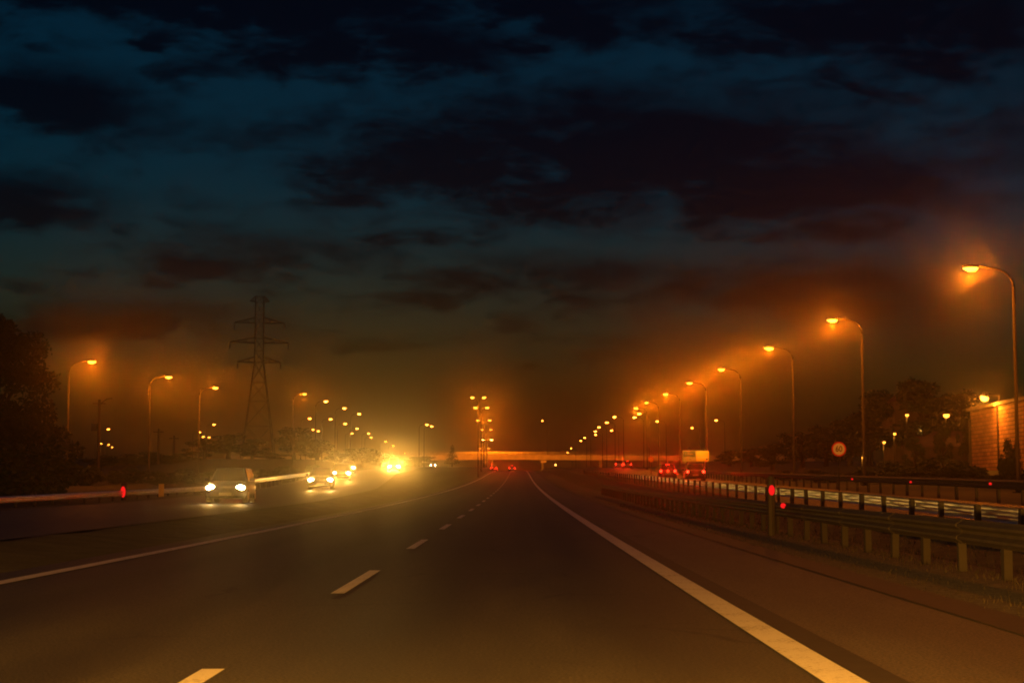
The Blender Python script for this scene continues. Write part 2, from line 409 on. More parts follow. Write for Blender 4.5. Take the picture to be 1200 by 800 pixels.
def TH(x, y):
    z = prof(y)
    # left side
    l = I(y, (0, .1), (75, .2), (115, .42), (150, .8), (200, 1.25), (350, 1.2), (900, .8))
    oc = opp_c(y)
    if x < -6.6:
        z += l * sm(-6.6, -9.2, x) if x > oc else l
        z -= .55 * sm(oc - 5.2, oc - 8.2, x)
        z += I(y, (0, .2), (145, .1), (210, .6), (300, 2.2), (900, 3)) * sm(oc - 9, oc - 24, x)
    if x > 4.3:
        r1 = I(y, (0, -.1), (35, -.06), (48, .08), (70, .17), (123, .55), (206, .8), (340, .9), (900, .6))
        r2 = I(y, (0, .25), (30, .3), (53, .41), (84, .62), (140, .81), (206, 1.0), (340, 1.1), (900, .8))
        rc = right_c(y)
        z += r1 * sm(6.2, 9.3, x) - .12 * math.exp(-((x - 7.4) / 1.0) ** 2)
        z += (r2 - r1) * sm(9.6, rc + 3, x)
        z += 1.3 * sm(rc + 12, rc + 24, x)
    # gentle land far out
    z += 3.0 * sm(80, 400, abs(x))
    return z
def in_road(x, y):
    if -6.1 < x < 3.7: return True
    if abs(x - opp_c(y)) < OPP_HW - .45: return True
    if abs(x - right_c(y)) < RIGHT_HW - .45: return True
    return False
XS = np.concatenate([[-4000, -2000, -1000, -500, -300, -200, -150, -110, -85, -70, -60, -52, -46, -41, -37, -34], np.arange(-32, 32.01, .5),
                     [34, 37, 41, 46, 52, 60, 70, 85, 110, 150, 200, 300, 500, 1000, 2000, 4000]])
gv, gf = [], []
rz_ = random.Random(3)
for y in YS:
    for x in XS:
        z = TH(x, y)
        if in_road(x, y): z -= .14
        elif abs(x) > 5 and abs(x) < 60: z += rz_.uniform(-.025, .025)
        gv.append((x, y, z))
nx = len(XS)
for j in range(len(YS) - 1):
    for i in range(nx - 1):
        gf.append((j * nx + i, j * nx + i + 1, (j + 1) * nx + i + 1, (j + 1) * nx + i))
tag(mesh_obj('ground', gv, gf, m_grass, smooth=True), kind='structure')

def strip(name, edges, mat, dz, y0=-60, y1=2600, kind='structure'):
    """a sheet draped along the road; edges(y) gives the x of every column"""
    ys = [y for y in YS if y0 < y < y1]; ys = [y0] + ys + [y1]
    v, f = [], []; n = None
    for y in ys:
        row = edges(y); n = len(row)
        j0 = max(0, min(len(YS) - 2, int(np.searchsorted(YS, y, 'right') - 1)))
        ya, yb = YS[j0], YS[j0 + 1]; t = (y - ya) / (yb - ya)
        for x in row:
            z = TH(x, ya) * (1 - t) + TH(x, yb) * t
            v.append((x, y, z + dz))
    for j in range(len(ys) - 1):
        for i in range(n - 1):
            f.append((j * n + i, j * n + i + 1, (j + 1) * n + i + 1, (j + 1) * n + i))
    o = mesh_obj(name, v, f, mat, smooth=True)
    return tag(o, kind=kind)
lin = lambda a, b, n: [a + (b - a) * k / n for k in range(n + 1)]
strip('road', lambda y: lin(-6.55, 2.1, 8), m_asph, .02)
strip('road_shoulder', lambda y: lin(2.1, 4.15, 4), m_shoulder, .02)
strip('opposite_road', lambda y: [opp_c(y) + d for d in lin(-OPP_HW, OPP_HW, 14)], m_asph2, .02)
strip('slip_road', lambda y: [right_c(y) + d for d in lin(-RIGHT_HW, RIGHT_HW, 10)], m_asph2, .02)
strip('gravel_verge', lambda y: lin(4.15, 6.6, 6), m_gravel, .025, y1=400)
strip('dark_seam', lambda y: [2.0, 2.22], m_seam, .026, y1=500)
strip('shoulder_edge_seam', lambda y: [3.75, 3.95, 4.22], m_seam, .032, y1=400)
# painted markings
strip('edge_line_marking', lambda y: [1.73, 1.98], m_line, .030, y1=900)
strip('median_line_marking', lambda y: [-6.0, -5.78], m_line, .030, y1=900)
for k in range(50):
    y0 = 5.9 + 11.7 * k
    strip('lane_dash_marking', lambda y: [-1.93, -1.79], m_line, .030, y0=y0, y1=y0 + 4.6)
#strip('opposite_line_marking', lambda y: [opp_c(y) + 3.3, opp_c(y) + 3.45], m_line, .030, y1=600)

# ------------------------------------------------------------------ rough grass on the verge (uncountable)
v, f = [], []; rg_ = random.Random(5)
for k in range(17000):
    y = 7.5 + 75 * rg_.random() ** 1.6
    x = rg_.choice((rg_.gauss(4.5, .22), rg_.uniform(4.5, 6.4), rg_.gauss(5.75, .25), rg_.uniform(6, 9.2)))
    if x > 0 and x < 4.18: continue
    z = TH(x, y); hh = rg_.uniform(.02, .07) * (1.5 if 5.4 < x < 6.1 or x > 6.4 else 1); a = rg_.uniform(0, 6.28); w = rg_.uniform(.004, .010) * (1 + y / 40)
    dx_, dy_ = math.cos(a) * w, math.sin(a) * w; lx, ly = rg_.gauss(0, hh * .35), rg_.gauss(0, hh * .35); i = len(v)
    v += [(x - dx_, y - dy_, z - .02), (x + dx_, y + dy_, z - .02), (x + lx, y + ly, z + hh)]; f.append((i, i + 1, i + 2))
m_blade = pbr('dry_grass_blade', (0.030, 0.023, 0.011), 0.9, noise=(.8, .4, 1.7, 4))
tag(mesh_obj('grass', v, f, m_blade), kind='stuff')

# ------------------------------------------------------------------ haze
bm = MB(); bm.box((0, 600, 20.75), (1400, 2800, 51.5))
hz = bm.build('haze', None)
m = bpy.data.materials.new('haze_air'); m.use_nodes = True
nt = m.node_tree; nt.nodes.clear()
pv = nt.nodes.new('ShaderNodeVolumePrincipled'); ou = nt.nodes.new('ShaderNodeOutputMaterial')
pv.inputs['Color'].default_value = (.95, .84, .66, 1); pv.inputs['Density'].default_value = 0.0006
pv.inputs['Anisotropy'].default_value = 0.975
nt.links.new(pv.outputs[0], ou.inputs['Volume'])
try: m.cycles.volume_sampling = 'EQUIANGULAR'; m.cycles.homogeneous_volume = True
except Exception: pass
try: m.volume_intersection_method
except Exception: pass
hz.data.materials.append(m); tag(hz, kind='stuff')

# ------------------------------------------------------------------ street lamps
LH = 11.0
def lamp_head(mb_head, mb_lens, x, z, sgn):
    """cobra head pointing to sgn*x"""
    rings = []
    for t, w, h in ((0, .05, .05), (.15, .11, .08), (.40, .16, .10), (.70, .15, .085), (.85, .06, .03)):
        rings.append([Vector((x + sgn * (t - .45), math.cos(a) * w, z + .07 + math.sin(a) * h)) for a in [2 * math.pi * k / 10 for k in range(10)]])
    mb_head.ring_loft(rings)
    rings = []
    for t, w, h in ((.10, .06, .05), (.22, .17, .18), (.5, .19, .23), (.76, .09, .08)):
        rings.append([Vector((x + sgn * (t - .45), math.cos(a) * w, z - .015 + math.sin(a) * h * (.9 if math.sin(a) < 0 else .1))) for a in [2 * math.pi * k / 8 for k in range(8)]])
    mb_lens.ring_loft(rings)
def make_lamp(name, arm, double=False, big=1.0, lamp_mat=m_lamp, lit=True):
    """pole at the origin, lamp at height LH, arm metres to +x"""
    root = empty(name)
    p = MB(); ph = LH - .95
    p.tube([(0, 0, -.3), (0, 0, .5), (0, 0, .52), (0, 0, ph)], [.13, .13, .10, .065], 8); p.build('pole', m_pole, root, smooth=True)
    b = MB(); b.box((0, 0, .04), (.42, .42, .08)); b.build('base_plate', m_pole, root)
    for s in ((1, -1) if double else (1,)):
        a = MB()
        if double:
            a.tube([(0, 0, ph - .05), (s * .25, 0, ph + .5), (s * (arm - .4), 0, LH + .06)], [.05, .045, .035], 6)
        else:
            pts = [(0, 0, ph)]
            for k in range(1, 8):
                th = k / 7 * R_(80)
                pts.append((1.0 * (1 - math.cos(th)), 0, ph + .9 * math.sin(th)))
            pts.append((arm - .42, 0, LH + .06))
            a.tube(pts, [.062 - .003 * k for k in range(len(pts))], 7)
        a.build('arm', m_pole, root, smooth=True)
        h, l = MB(), MB()
        lamp_head(h, l, s * arm, LH, s)
        ho = h.build('lamp_head', m_headm, root, smooth=True); l.build('lamp_lens', lamp_mat, ho, smooth=True)
        if lit and lamp_mat is m_lamp_far:                 # added floods that brighten the bridge face
            fo = add_bulb(B_BRIDGE_ADDED, root, (s * arm, .25, LH - .50)); fo.rotation_euler = (R_(78), 0, 0)
        elif lit: add_bulb(B_MED if double else B_LAMP, root, (s * arm, 0, LH - .50))
    return root
def place_lamp(proto, tr, lx, ly, lz, arm, rz=0.0, first=False):
    """lamp bulb at (lx,ly,lz): pole stands arm metres away, on the ground"""
    o = proto if first else copy_tree(proto, tr)
    px_ = lx - math.cos(rz) * arm; py_ = ly - math.sin(rz) * arm
    g = TH(px_, py_)
    o.location = (px_, py_, g - .02)
    o.rotation_euler = (0, 0, rz)
    o.scale = (1, 1, (lz - g) / LH)
    return o
ORD = ['nearest', 'second', 'third', 'fourth', 'fifth', 'sixth', 'seventh', 'eighth', 'ninth', 'tenth', 'eleventh', 'twelfth', 'thirteenth', 'fourteenth']
single = make_lamp('street_lamp', 1.95)
single_t = tree_of(single)
used = [True]
far_lamp = make_lamp('street_lamp', 1.95, lamp_mat=m_lamp_distant, lit=False)      # hundreds of metres off: its lens still shines, its light no longer reaches the road
far_t = tree_of(far_lamp); far_used = [True]
def lampat(px, py, Y, rz=math.pi, arm=1.95):
    p = at(px, py, Y)
    if Y > 310:
        f = far_used[0]; far_used[0] = False
        return place_lamp(far_lamp, far_t, p.x, p.y, p.z, arm, rz, f)
    f = used[0]; used[0] = False
    return place_lamp(single, single_t, p.x, p.y, p.z, arm, rz, f)
RIGHT = [(1137, 313, 77.6), (975, 374, 112), (901, 407, 140), (845, 432, 173), (808, 448, 205), (780, 461, 239), (757.5, 471, 276),
         (745, 477.5, 300), (720, 488, 367), (711, 494.5, 400), (702, 500, 438), (697.5, 505, 460), (685, 512.5, 535), (680.5, 516, 569), (669, 525, 677), (665, 530, 724)]
GR = 'sodium street lamps in the row behind the right guard rail'
for i, (x, y, Z) in enumerate(RIGHT):
    o = lampat(x, y, Z)
    if i == 0: lab = 'tallest looking orange street lamp at far right, nearest of its row, curved arm'
    elif i < 8: lab = f'lit orange street lamp on curved arm, {ORD[i]} from the camera in the right row'
    else: lab = 'tiny lit orange street lamp far down the right row towards the bridge'
    tag(o, lab, 'street lamp', GR)
# the same row goes on beside and behind the car
for (X, Y) in ((20.5, 44.0), (20.5, 10.5)):
    o = place_lamp(single, single_t, X, Y, 10.7, 1.95, math.pi)
    tag(o, 'orange street lamp of the right row standing beside the camera car', 'street lamp', GR)
LEFT = [(108, 423, 145), (198, 441, 177), (252.5, 453.7, 208), (357, 461, 295), (382, 469.7, 327), (403.7, 477.8, 362), (421, 484.4, 396)]
GL = 'sodium street lamps in the row along the left embankment'
for i, (x, y, Z) in enumerate(LEFT):
    o = lampat(x, y, Z, 0.0)
    tag(o, ['leftmost lit orange street lamp, beside the big dark tree', 'second lit orange street lamp right of the big dark tree',
            'third lit orange street lamp right of the tree, just left of the pylon', 'first lit orange street lamp right of the pylon, highest of that slanting row',
            'second lit orange street lamp right of the pylon in the slanting row', 'third lit orange street lamp right of the pylon in the slanting row',
            'fourth lit orange street lamp right of the pylon in the slanting row'][i], 'street lamp', GL)
GF = 'far sodium street lamps over the left treeline'
FARL = [(363, 490), (387.5, 490.6), (404.7, 496), (418.4, 501.6), (412.5, 507.5), (367, 503), (373, 504.7), (432, 507.5), (435, 512), (452, 517), (461, 522),
        (474.5, 530.6), (478.5, 534), (500.5, 497), (506, 499), (251, 497), (234, 506), (238.4, 511.5), (245, 512)]
for (x, y) in FARL:
    Z = 14.85 * F / (567 - y)
    tag(lampat(x, y, min(Z, 820), 0.0), 'tiny far orange street lamp dot above the left oncoming traffic', 'street lamp', GF)
GV = 'far sodium lamps by the left bushes'
for (x, y) in [(127, 502.4), (118.4, 519.5), (127.5, 520.8), (131.7, 523.6)]:
    Z = 13.5 * F / (567 - y)
    tag(lampat(x, y, min(Z, 620), 0.0), 'small far orange lamp just above the bushes near the wooden pole', 'street lamp', GV)
GRF = 'far sodium lamps behind the right row'
for (x, y, lab) in [(839, 492, 'lone far orange street lamp above and right of the big road sign'), (770.5, 493, 'far orange street lamp low between posts, left of the big road sign'),
               (811, 501, 'faint small yellow lamp straight above the big road sign'), (716.5, 504, 'far orange street lamp just below the right row, nearest the bridge'),
               (749, 484, 'far orange street lamp tucked below the eighth of the right row'), (743.5, 488.5, 'far orange street lamp, lower one of a tight trio in the right row'),
               (698, 509, 'far orange street lamp just under a twin in the right row')]:
    Z = 14.4 * F / (567 - y)
    tag(lampat(x, y, Z), lab, 'street lamp', GRF)
dbl = make_lamp('median_lamp', 1.05, True)
dbl_t = tree_of(dbl)
dbl2 = make_lamp('median_lamp', 1.05, True, 1.0, m_lamp_far)      # brighter median lamp carrying the added bridge floods
dbl2_t = tree_of(dbl2)
MED = [(560.4, 465, 280), (564, 477, 340), (567, 492, 415), (570, 503, 500), (571.2, 515, 630), (567.7, 525, 684)]
for i, (x, y, Z) in enumerate(MED):
    p = at(x, y, Z)
    o = place_lamp(dbl, dbl_t, p.x, p.y, p.z, 0, 0, i == 0) if i != 4 else place_lamp(dbl2, dbl2_t, p.x, p.y, p.z, 0, 0, True)
    k = (7.0 if i < 3 else 5.3 if i < 4 else 4.8) * Z / F / 1.05
    o.scale = (min(k, 1.75), 1, o.scale[2])
    tag(o, ['tallest twin-arm median lamp, nearest of the central stack', 'second twin-arm median lamp from the top of the central stack', 'third twin-arm median lamp from the top of the central stack',
            'fourth twin-arm median lamp from the top of the central stack', 'fifth twin-arm median lamp from the top, against the bridge', 'lowest twin-arm median lamp, right in front of the bridge'][i],
        'street lamp', 'twin-arm lamps along the median')

# ------------------------------------------------------------------ guard rails
def wbeam(pts, h=.31, d=.08, face=1):
    """corrugated steel beam through pts (centre line); face = side the ridges point to (+x or -x)"""
    prof_ = [(-.5, 0), (-.42, .25), (-.30, 1), (-.20, 1), (-.06, .1), (.06, .1), (.20, 1), (.30, 1), (.42, .25), (.5, 0)]
    mb = MB(); rows = []
    for p in pts:
        rows.append([Vector((p[0] + face * q * d, p[1], p[2] + t * h)) for t, q in prof_] +
                    [Vector((p[0] + face * (q * d - .012), p[1], p[2] + t * h)) for t, q in prof_[::-1]])
    mb.ring_loft(rows)
    return mb
def along(poly, step):
    """points every step metres along y of a polyline (x,y,z)"""
    out = []; y = poly[0][1]
    while y <= poly[-1][1] + 1e-6:
        out.append((I(y, *[(p[1], p[0]) for p in poly]), y, I(y, *[(p[1], p[2]) for p in poly]))); y += step
    return out
def guard_rail(label, poly, step, beam_mat, post_mat, face, post_w=.12, post_side=0.0, top_pole=None, max_posts=95, post_top=0.0):
    pts = along(poly, step)
    root = empty('guard_rail', (pts[0][0], pts[0][1], TH(pts[0][0], pts[0][1])))
    o0 = Vector(root.location)
    loc = [tuple(Vector(p) - o0) for p in pts]
    wbeam(loc, face=face).build('beam', beam_mat, root)
    proto = sp = None; rj = random.Random(len(pts))
    for k, p in enumerate(pts[:max_posts]):
        x = p[0] + post_side; g = TH(x, p[1]) - .1
        h = p[2] + post_top - g
        if proto is None:
            b = MB(); b.box((0, 0, .5), (.10, post_w, 1.0)); proto = b.build('post', post_mat, root); o = proto
        else:
            o = proto.copy(); COL.objects.link(o); o.parent = root
        o.location = Vector((x, p[1], g)) - o0; o.scale = (1, 1, h)
        o.rotation_euler = (rj.gauss(0, .022), rj.gauss(0, .018), rj.gauss(0, .08))
        if k % 2 == 1 and k < min(26, len(pts) - 1):                               # lapped joint of two beam lengths
            if sp is None:
                sp = wbeam([(0, -.2, 0), (0, .2, 0)], h=.318, d=.088, face=face).build('splice', beam_mat, root); q = sp
            else: q = sp.copy(); COL.objects.link(q); q.parent = root
            q.location = Vector(p) - o0 + Vector((face * .004, 0, 0)); n_ = pts[k + 1]; l_ = pts[k - 1]
            q.rotation_euler = (math.atan2(n_[2] - l_[2], n_[1] - l_[1]), 0, -math.atan2(n_[0] - l_[0], n_[1] - l_[1]))
    return tag(root, label, 'guard rail')
A = [(5.68, y, prof(y) + .53 + I(y, (0, -.03), (45, .04), (120, .1))) for y in (8.2, 14, 20, 26, 32, 40, 50, 62, 76, 90, 106, 120)]
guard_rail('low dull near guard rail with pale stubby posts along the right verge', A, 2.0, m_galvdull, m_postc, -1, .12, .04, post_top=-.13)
B = [(9.5, 29.2, .50), (9.5, 35.4, .58), (9.5, 48.5, .76), (9.5, 68.6, .93), (9.5, 123, 1.58), (9.55, 206, 2.50), (9.8, 260, 3.1)]
guard_rail('bright galvanised guard rail crossed by dark posts, middle of the right three', B, 3.0, m_galv, m_postd, 1, .16, -.09, post_top=.15)
C = [(15.7, 51, 1.10), (16.5, 84, 1.42), (17.6, 140, 2.0), (20.2, 220, 2.9)]
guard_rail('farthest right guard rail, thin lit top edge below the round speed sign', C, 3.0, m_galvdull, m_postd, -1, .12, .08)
L1 = [(-22, 60, .42), (-22, 72.6, .47), (-22, 100, .68), (-22.2, 123, .85)]
guard_rail('long dim guard rail at far left under the big dark tree', L1, 3.0, m_galv, m_postd, 1, .12, -.08)
a1, a2, a3 = at(292, 564, 108), at(330, 559, 132), at(366, 554.5, 165)
guard_rail('short bright guard rail behind the leading oncoming car', [tuple(a1), tuple(a2), tuple(a3)], 3.0, m_galv, m_postd, 1, .12, -.08)
# small reflectors on the far right rail
GC = 'red cat-eye markers on the far right guard rail'
proto = None
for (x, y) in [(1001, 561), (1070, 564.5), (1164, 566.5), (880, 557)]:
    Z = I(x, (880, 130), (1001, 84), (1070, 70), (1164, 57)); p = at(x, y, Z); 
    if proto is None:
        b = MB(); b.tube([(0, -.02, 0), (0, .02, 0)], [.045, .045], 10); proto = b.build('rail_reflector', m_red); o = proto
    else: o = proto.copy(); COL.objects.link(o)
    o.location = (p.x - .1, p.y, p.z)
    tag(o, 'tiny glowing red reflector on the farthest right guard rail', 'reflector', GC)

# ------------------------------------------------------------------ marker posts
def marker_post(label, x, y, h, w, mat_body, lens_mat, lens_z, lens_w, lens_h, lab2=None, body_name='marker_post'):
    g = TH(x, y); root = empty(body_name, (x, y, g))
    b = MB(); b.tube([(0, 0, -.1), (0, 0, h * .9), (0, 0, h)], [w / 2, w / 2, w * .3], 8); b.build('post', mat_body, root)
    l = MB(); 
    ring = [Vector((math.cos(a) * lens_w / 2, 0, math.sin(a) * lens_h / 2)) for a in [2 * math.pi * k / 14 for k in range(14)]]
    l.ring_loft([[v + Vector((0, -w / 2 - .01, lens_z)) for v in ring], [v * .8 + Vector((0, -w / 2 - .03, lens_z)) for v in ring]])
    l.build('reflector', lens_mat, root)
    return tag(root, label, 'marker post')
p = at(897, 574, 36.5); marker_post('grey marker post with big oval glowing red reflector before the right guard rail', p.x + .12, p.y, p.z - TH(p.x, p.y) + .30, .17, m_hotgrey, m_red, p.z - TH(p.x, p.y), .13, .22)
p = at(145, 576, 95); marker_post('marker post with upright glowing red reflector on the far left rail', p.x, p.y, p.z - TH(p.x, p.y) + .55, .30, m_hotgrey, m_red, p.z - TH(p.x, p.y), .28, .62)
p = at(189, 575, 101); g = TH(p.x, p.y)
b = MB(); b.box((0, 0, .55), (.30, .08, 1.1)); o = b.build('marker_post', m_amberpost); o.location = (p.x, p.y, g - .05)
tag(o, 'pale amber marker post just right of the red marker post', 'marker post')
p = at(291.5, 571, 104); g = TH(p.x, p.y)
root = empty('rail_end_marker', (p.x, p.y, g))
b = MB(); b.box((0, 0, .5), (.10, .10, 1.1)); b.build('post', m_postd, root)
b = MB(); b.box((0, -.07, p.z - g), (.38, .04, .62)); b.build('board', m_signwhite, root)
b = MB(); 
for k in (-1, 0, 1): b.box((0, -.095, p.z - g + k * .2), (.34, .005, .07), Matrix.Rotation(R_(35), 3, 'Y'))
b.build('chevron', m_amberpost, root)
tag(root, 'small striped end marker board at the start of the bright short rail', 'marker board')
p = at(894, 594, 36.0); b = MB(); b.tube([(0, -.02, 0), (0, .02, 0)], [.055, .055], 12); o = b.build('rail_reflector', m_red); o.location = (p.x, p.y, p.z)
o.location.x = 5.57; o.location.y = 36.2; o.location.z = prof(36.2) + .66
tag(o, 'small glowing red reflector on the near right rail below the oval red one', 'reflector')

# ------------------------------------------------------------------ text
def text_mesh(s, size):
    c = bpy.data.curves.new('txt', 'FONT'); c.body = s; c.size = size; c.align_x = 'CENTER'; c.align_y = 'CENTER'; c.extrude = .004; c.offset = 0.0
    o = bpy.data.objects.new('txt', c); COL.objects.link(o)
    dg = bpy.context.evaluated_depsgraph_get(); me = bpy.data.meshes.new_from_object(o.evaluated_get(dg))
    bpy.data.objects.remove(o); return me
def add_text(name, s, size, mat, parent, loc, sx=1.0):
    me = text_mesh(s, size); me.materials.clear(); me.materials.append(mat)
    o = bpy.data.objects.new(name, me); COL.objects.link(o); o.parent = parent; o.location = loc; o.rotation_euler = (R_(90), 0, 0); o.scale = (sx, 1, 1)
    return o
# speed limit sign
p = at(983, 526, 84); g = TH(p.x, p.y); h = p.z - g
root = empty('speed_limit_sign', (p.x, p.y, g))
b = MB(); b.tube([(0, .05, -.1), (0, .05, h + .2)], .035, 8); b.build('post', m_pole, root)
b = MB(); b.tube([(0, .012, h), (0, -.012, h)], [.36, .36], 32); b.build('sign_border', m_signred, root)
b = MB(); b.tube([(0, -.010, h), (0, -.018, h)], [.285, .285], 32); b.build('sign_face', m_signwhite, root)
add_text('numeral', '60', .40, m_signblack, root, (0, -.024, h), .85)
tag(root, 'round red-rimmed speed limit sign reading 60 on a thin post', 'road sign')
# direction sign: yellow board, green destination field with two rows of (unreadable) lettering
p = at(815.5, 534.2, 147); g = TH(p.x, p.y); h = p.z - g
W_, H_ = 31 * 147 / F, 13 * 147 / F
root = empty('direction_sign', (p.x, p.y, g))
for s in (-1, 1):
    b = MB(); b.tube([(s * W_ * .3, .08, -.1), (s * W_ * .3, .08, h + H_ * .45)], .05, 8); b.build('post', m_pole, root)
b = MB(); b.box((0, 0, h), (W_, .05, H_)); b.build('board', m_signolive, root)
b = MB(); b.box((W_ * .25, -.028, h), (W_ * .47, .008, H_ * .88)); b.build('yellow_panel', m_signyellow, root)
b = MB(); b.box((-W_ * .25, -.028, h + H_ * .19), (W_ * .45, .008, H_ * .50)); b.build('green_panel', m_signgreen, root)
b = MB(); b.box((-W_ * .25, -.028, h - H_ * .27), (W_ * .45, .008, H_ * .34)); b.build('lower_panel', m_signolive, root)
add_text('lettering', '1  Dinona', .17, m_signyellow, root, (-W_ * .25, -.036, h + H_ * .19), 1.0)
add_text('lettering', 'II  7ana', .15, m_signgreen, root, (-W_ * .25, -.036, h - H_ * .27), 1.0)
b = MB(); b.box((W_ * .25, -.036, h - H_ * .12), (W_ * .45, .004, .03)); b.build('divider', m_signwhite, root)
b = MB(); b.tube([(W_ * .41, -.034, h - H_ * .28), (W_ * .41, -.042, h - H_ * .28)], [.085, .085], 14); b.build('emblem', m_signblack, root)
for s in (-1, 1):                                  # small luminaires added on brackets to brighten the sign
    b = MB(); b.tube([(s * W_ * .3, -.03, h + H_ * .5), (s * W_ * .3, -.5, h + H_ * .72), (s * W_ * .3, -1.0, h + H_ * .74)], .025, 6); b.box((s * W_ * .3, -1.0, h + H_ * .72), (.22, .12, .07)); b.build('added_sign_light', m_postd, root)
B_SIGN = bulb('added_sign_bulb', 'POINT', 60, (1.0, .36, .03), .05)
add_bulb(B_SIGN, root, (W_ * .3, -1.0, h + H_ * .60)); add_bulb(B_SIGN, root, (-W_ * .3, -1.0, h + H_ * .60))
tag(root, 'wide rectangular yellow direction sign with dark lettered panel above a car', 'road sign')
# small round sign seen from the front beyond the tail lights
p = at(763, 538, 215); g = TH(p.x, p.y); h = p.z - g
root = empty('round_sign', (p.x, p.y, g))
b = MB(); b.tube([(0, .05, -.1), (0, .05, h)], .04, 8); b.build('post', m_pole, root)
b = MB(); b.tube([(0, .012, h), (0, -.012, h)], [.34, .34], 24); b.build('sign_border', m_signred, root)
b = MB(); b.tube([(0, -.010, h), (0, -.018, h)], [.27, .27], 24); b.build('sign_face', m_signyellow, root)
tag(root, 'small round orange sign on a post between the two groups of tail lights', 'road sign')

BEAMS = {}
def beam(watts, cone):
    if (watts, cone) not in BEAMS:
        b = bpy.data.lights.new('headlight_beam', 'SPOT'); b.energy = watts; b.color = (1.0, .52, .09)
        b.spot_size = R_(cone); b.spot_blend = 1.0; b.shadow_soft_size = .05; BEAMS[(watts, cone)] = b
    return BEAMS[(watts, cone)]
# ------------------------------------------------------------------ cars (front towards +y)
def ring_sec(y, hw, z0, z1, tuck=.86, crown=.04):
    return [Vector((sx * hw * k, y, z)) for sx, k, z in
            ((-1, .90, z0), (-1, 1.0, z0 + (z1 - z0) * .3), (-1, 1.0, z0 + (z1 - z0) * .62), (-1, tuck + .08, z1 - .02), (-1, tuck * .72, z1 + crown), (1, tuck * .72, z1 + crown),
             (1, tuck + .08, z1 - .02), (1, 1.0, z0 + (z1 - z0) * .62), (1, 1.0, z0 + (z1 - z0) * .3), (1, .90, z0))]
def make_car(name, paint, kind='hatch', head=True, watts=700, cone=50):
    root = empty(name)
    b = MB()
    b.ring_loft([ring_sec(*s) for s in ((-2.10, .70, .34, .80), (-2.02, .80, .24, .90), (-1.5, .86, .20, .93), (-.6, .875, .18, .92), (.4, .875, .18, .91), (1.1, .865, .19, .88), (1.65, .83, .22, .80), (2.02, .74, .26, .70), (2.13, .60, .32, .60))])
    b.build('body', paint, root, smooth=True)
    hgt = {'hatch': 1.47, 'sedan': 1.44, 'van': 1.92}[kind]
    rear = {'hatch': (-1.95, -1.70), 'sedan': (-1.55, -.95), 'van': (-2.03, -1.98)}[kind]
    front = {'hatch': (1.05, .30), 'sedan': (1.0, .25), 'van': (1.35, .75)}[kind]
    def cab(y, hw, z): return [Vector((-hw, y, z)), Vector((-hw * .6, y, z + .03)), Vector((hw * .6, y, z + .03)), Vector((hw, y, z))]
    b = MB()
    lo = [Vector((-.80, rear[0], .88)), Vector((.80, rear[0], .88)), Vector((.80, front[0], .84)), Vector((-.80, front[0], .84))]
    hi = [Vector((-.60, rear[1], hgt)), Vector((.60, rear[1], hgt)), Vector((.60, front[1], hgt)), Vector((-.60, front[1], hgt))]
    b.ring_loft([lo, hi]); b.build('cabin', paint, root, bevel=.06)
    def pane(a, b_, c, d, nm, inset=.12):
        ce = (a + b_ + c + d) / 4; n = (b_ - a).cross(d - a).normalized()
        if n.dot(ce - Vector((0, (rear[0] + front[0]) / 2, 1.0))) < 0: n = -n
        q = [v + (ce - v) * inset + n * .012 for v in (a, b_, c, d)]
        w = MB(); w.ring_loft([q, [v + n * .01 for v in q]]); w.build(nm, m_glass, root)
    pane(lo[3], lo[2], hi[2], hi[3], 'windscreen'); pane(lo[0], lo[1], hi[1], hi[0], 'rear_window', .16)
    for s, (i0, i1) in ((1, (1, 2)), (-1, (0, 3))):
        ml, mh = (lo[i0] + lo[i1]) / 2, (hi[i0] + hi[i1]) / 2
        pane(lo[i0], ml, mh, hi[i0], 'side_window', .14); pane(ml, lo[i1], hi[i1], mh, 'side_window', .14)
    for sx in (-1, 1):
        for yy in (-1.32, 1.32):
            w = MB(); w.tube([(sx * .62, yy, .31), (sx * .64, yy, .31), (sx * .83, yy, .31), (sx * .865, yy, .31)], [.27, .31, .31, .27], 20); wo = w.build('wheel', m_tyre, root)
            r = MB(); r.tube([(sx * .86, yy, .31), (sx * .875, yy, .31)], [.20, .16], 14); r.build('rim', m_rim, wo)
        h = MB()
        ring = [Vector((math.cos(a) * .19, 0, math.sin(a) * .11)) for a in [2 * math.pi * k / 10 for k in range(10)]]
        h.ring_loft([[v + Vector((sx * .60, 1.98, .65)) for v in ring], [v * .9 + Vector((sx * .60, 2.08, .65)) for v in ring], [v * .5 + Vector((sx * .58, 2.11, .65)) for v in ring]])
        ho = h.build('headlight', m_head if head else m_glass, root)
        sl = bpy.data.objects.new('headlight_beam', beam(watts, cone)); COL.objects.link(sl); sl.parent = root
        sl.location = (sx * .60, 2.16, .65); sl.rotation_euler = (R_(90 - .3), 0, 0)
        t = MB(); t.box((sx * .66, -2.07, .80), (.17, .10, .20), Matrix.Rotation(R_(sx * -14), 3, 'Z')); t.build('tail_light', m_tail, root, bevel=.015)
        mr_ = MB(); mr_.box((sx * .93, .72, .98), (.18, .08, .13)); mr_.build('wing_mirror', paint, root, bevel=.02)
    t = MB(); t.box((0, rear[1] - .03, hgt - .05), (.32, .05, .035)); t.build('brake_light', m_tail, root)
    to = add_bulb(B_TAIL, root, (0, -2.2, .86)); to.rotation_euler = (R_(-90), 0, 0)
    t = MB(); t.box((0, -2.105, .52), (.50, .03, .12)); t.build('number_plate', m_plate, root)
    t = MB(); t.box((0, 2.135, .40), (.50, .02, .11)); t.build('number_plate', m_plate, root)
    t = MB(); t.box((0, 2.10, .56), (.70, .06, .10)); t.build('grille', m_black, root)
    return root
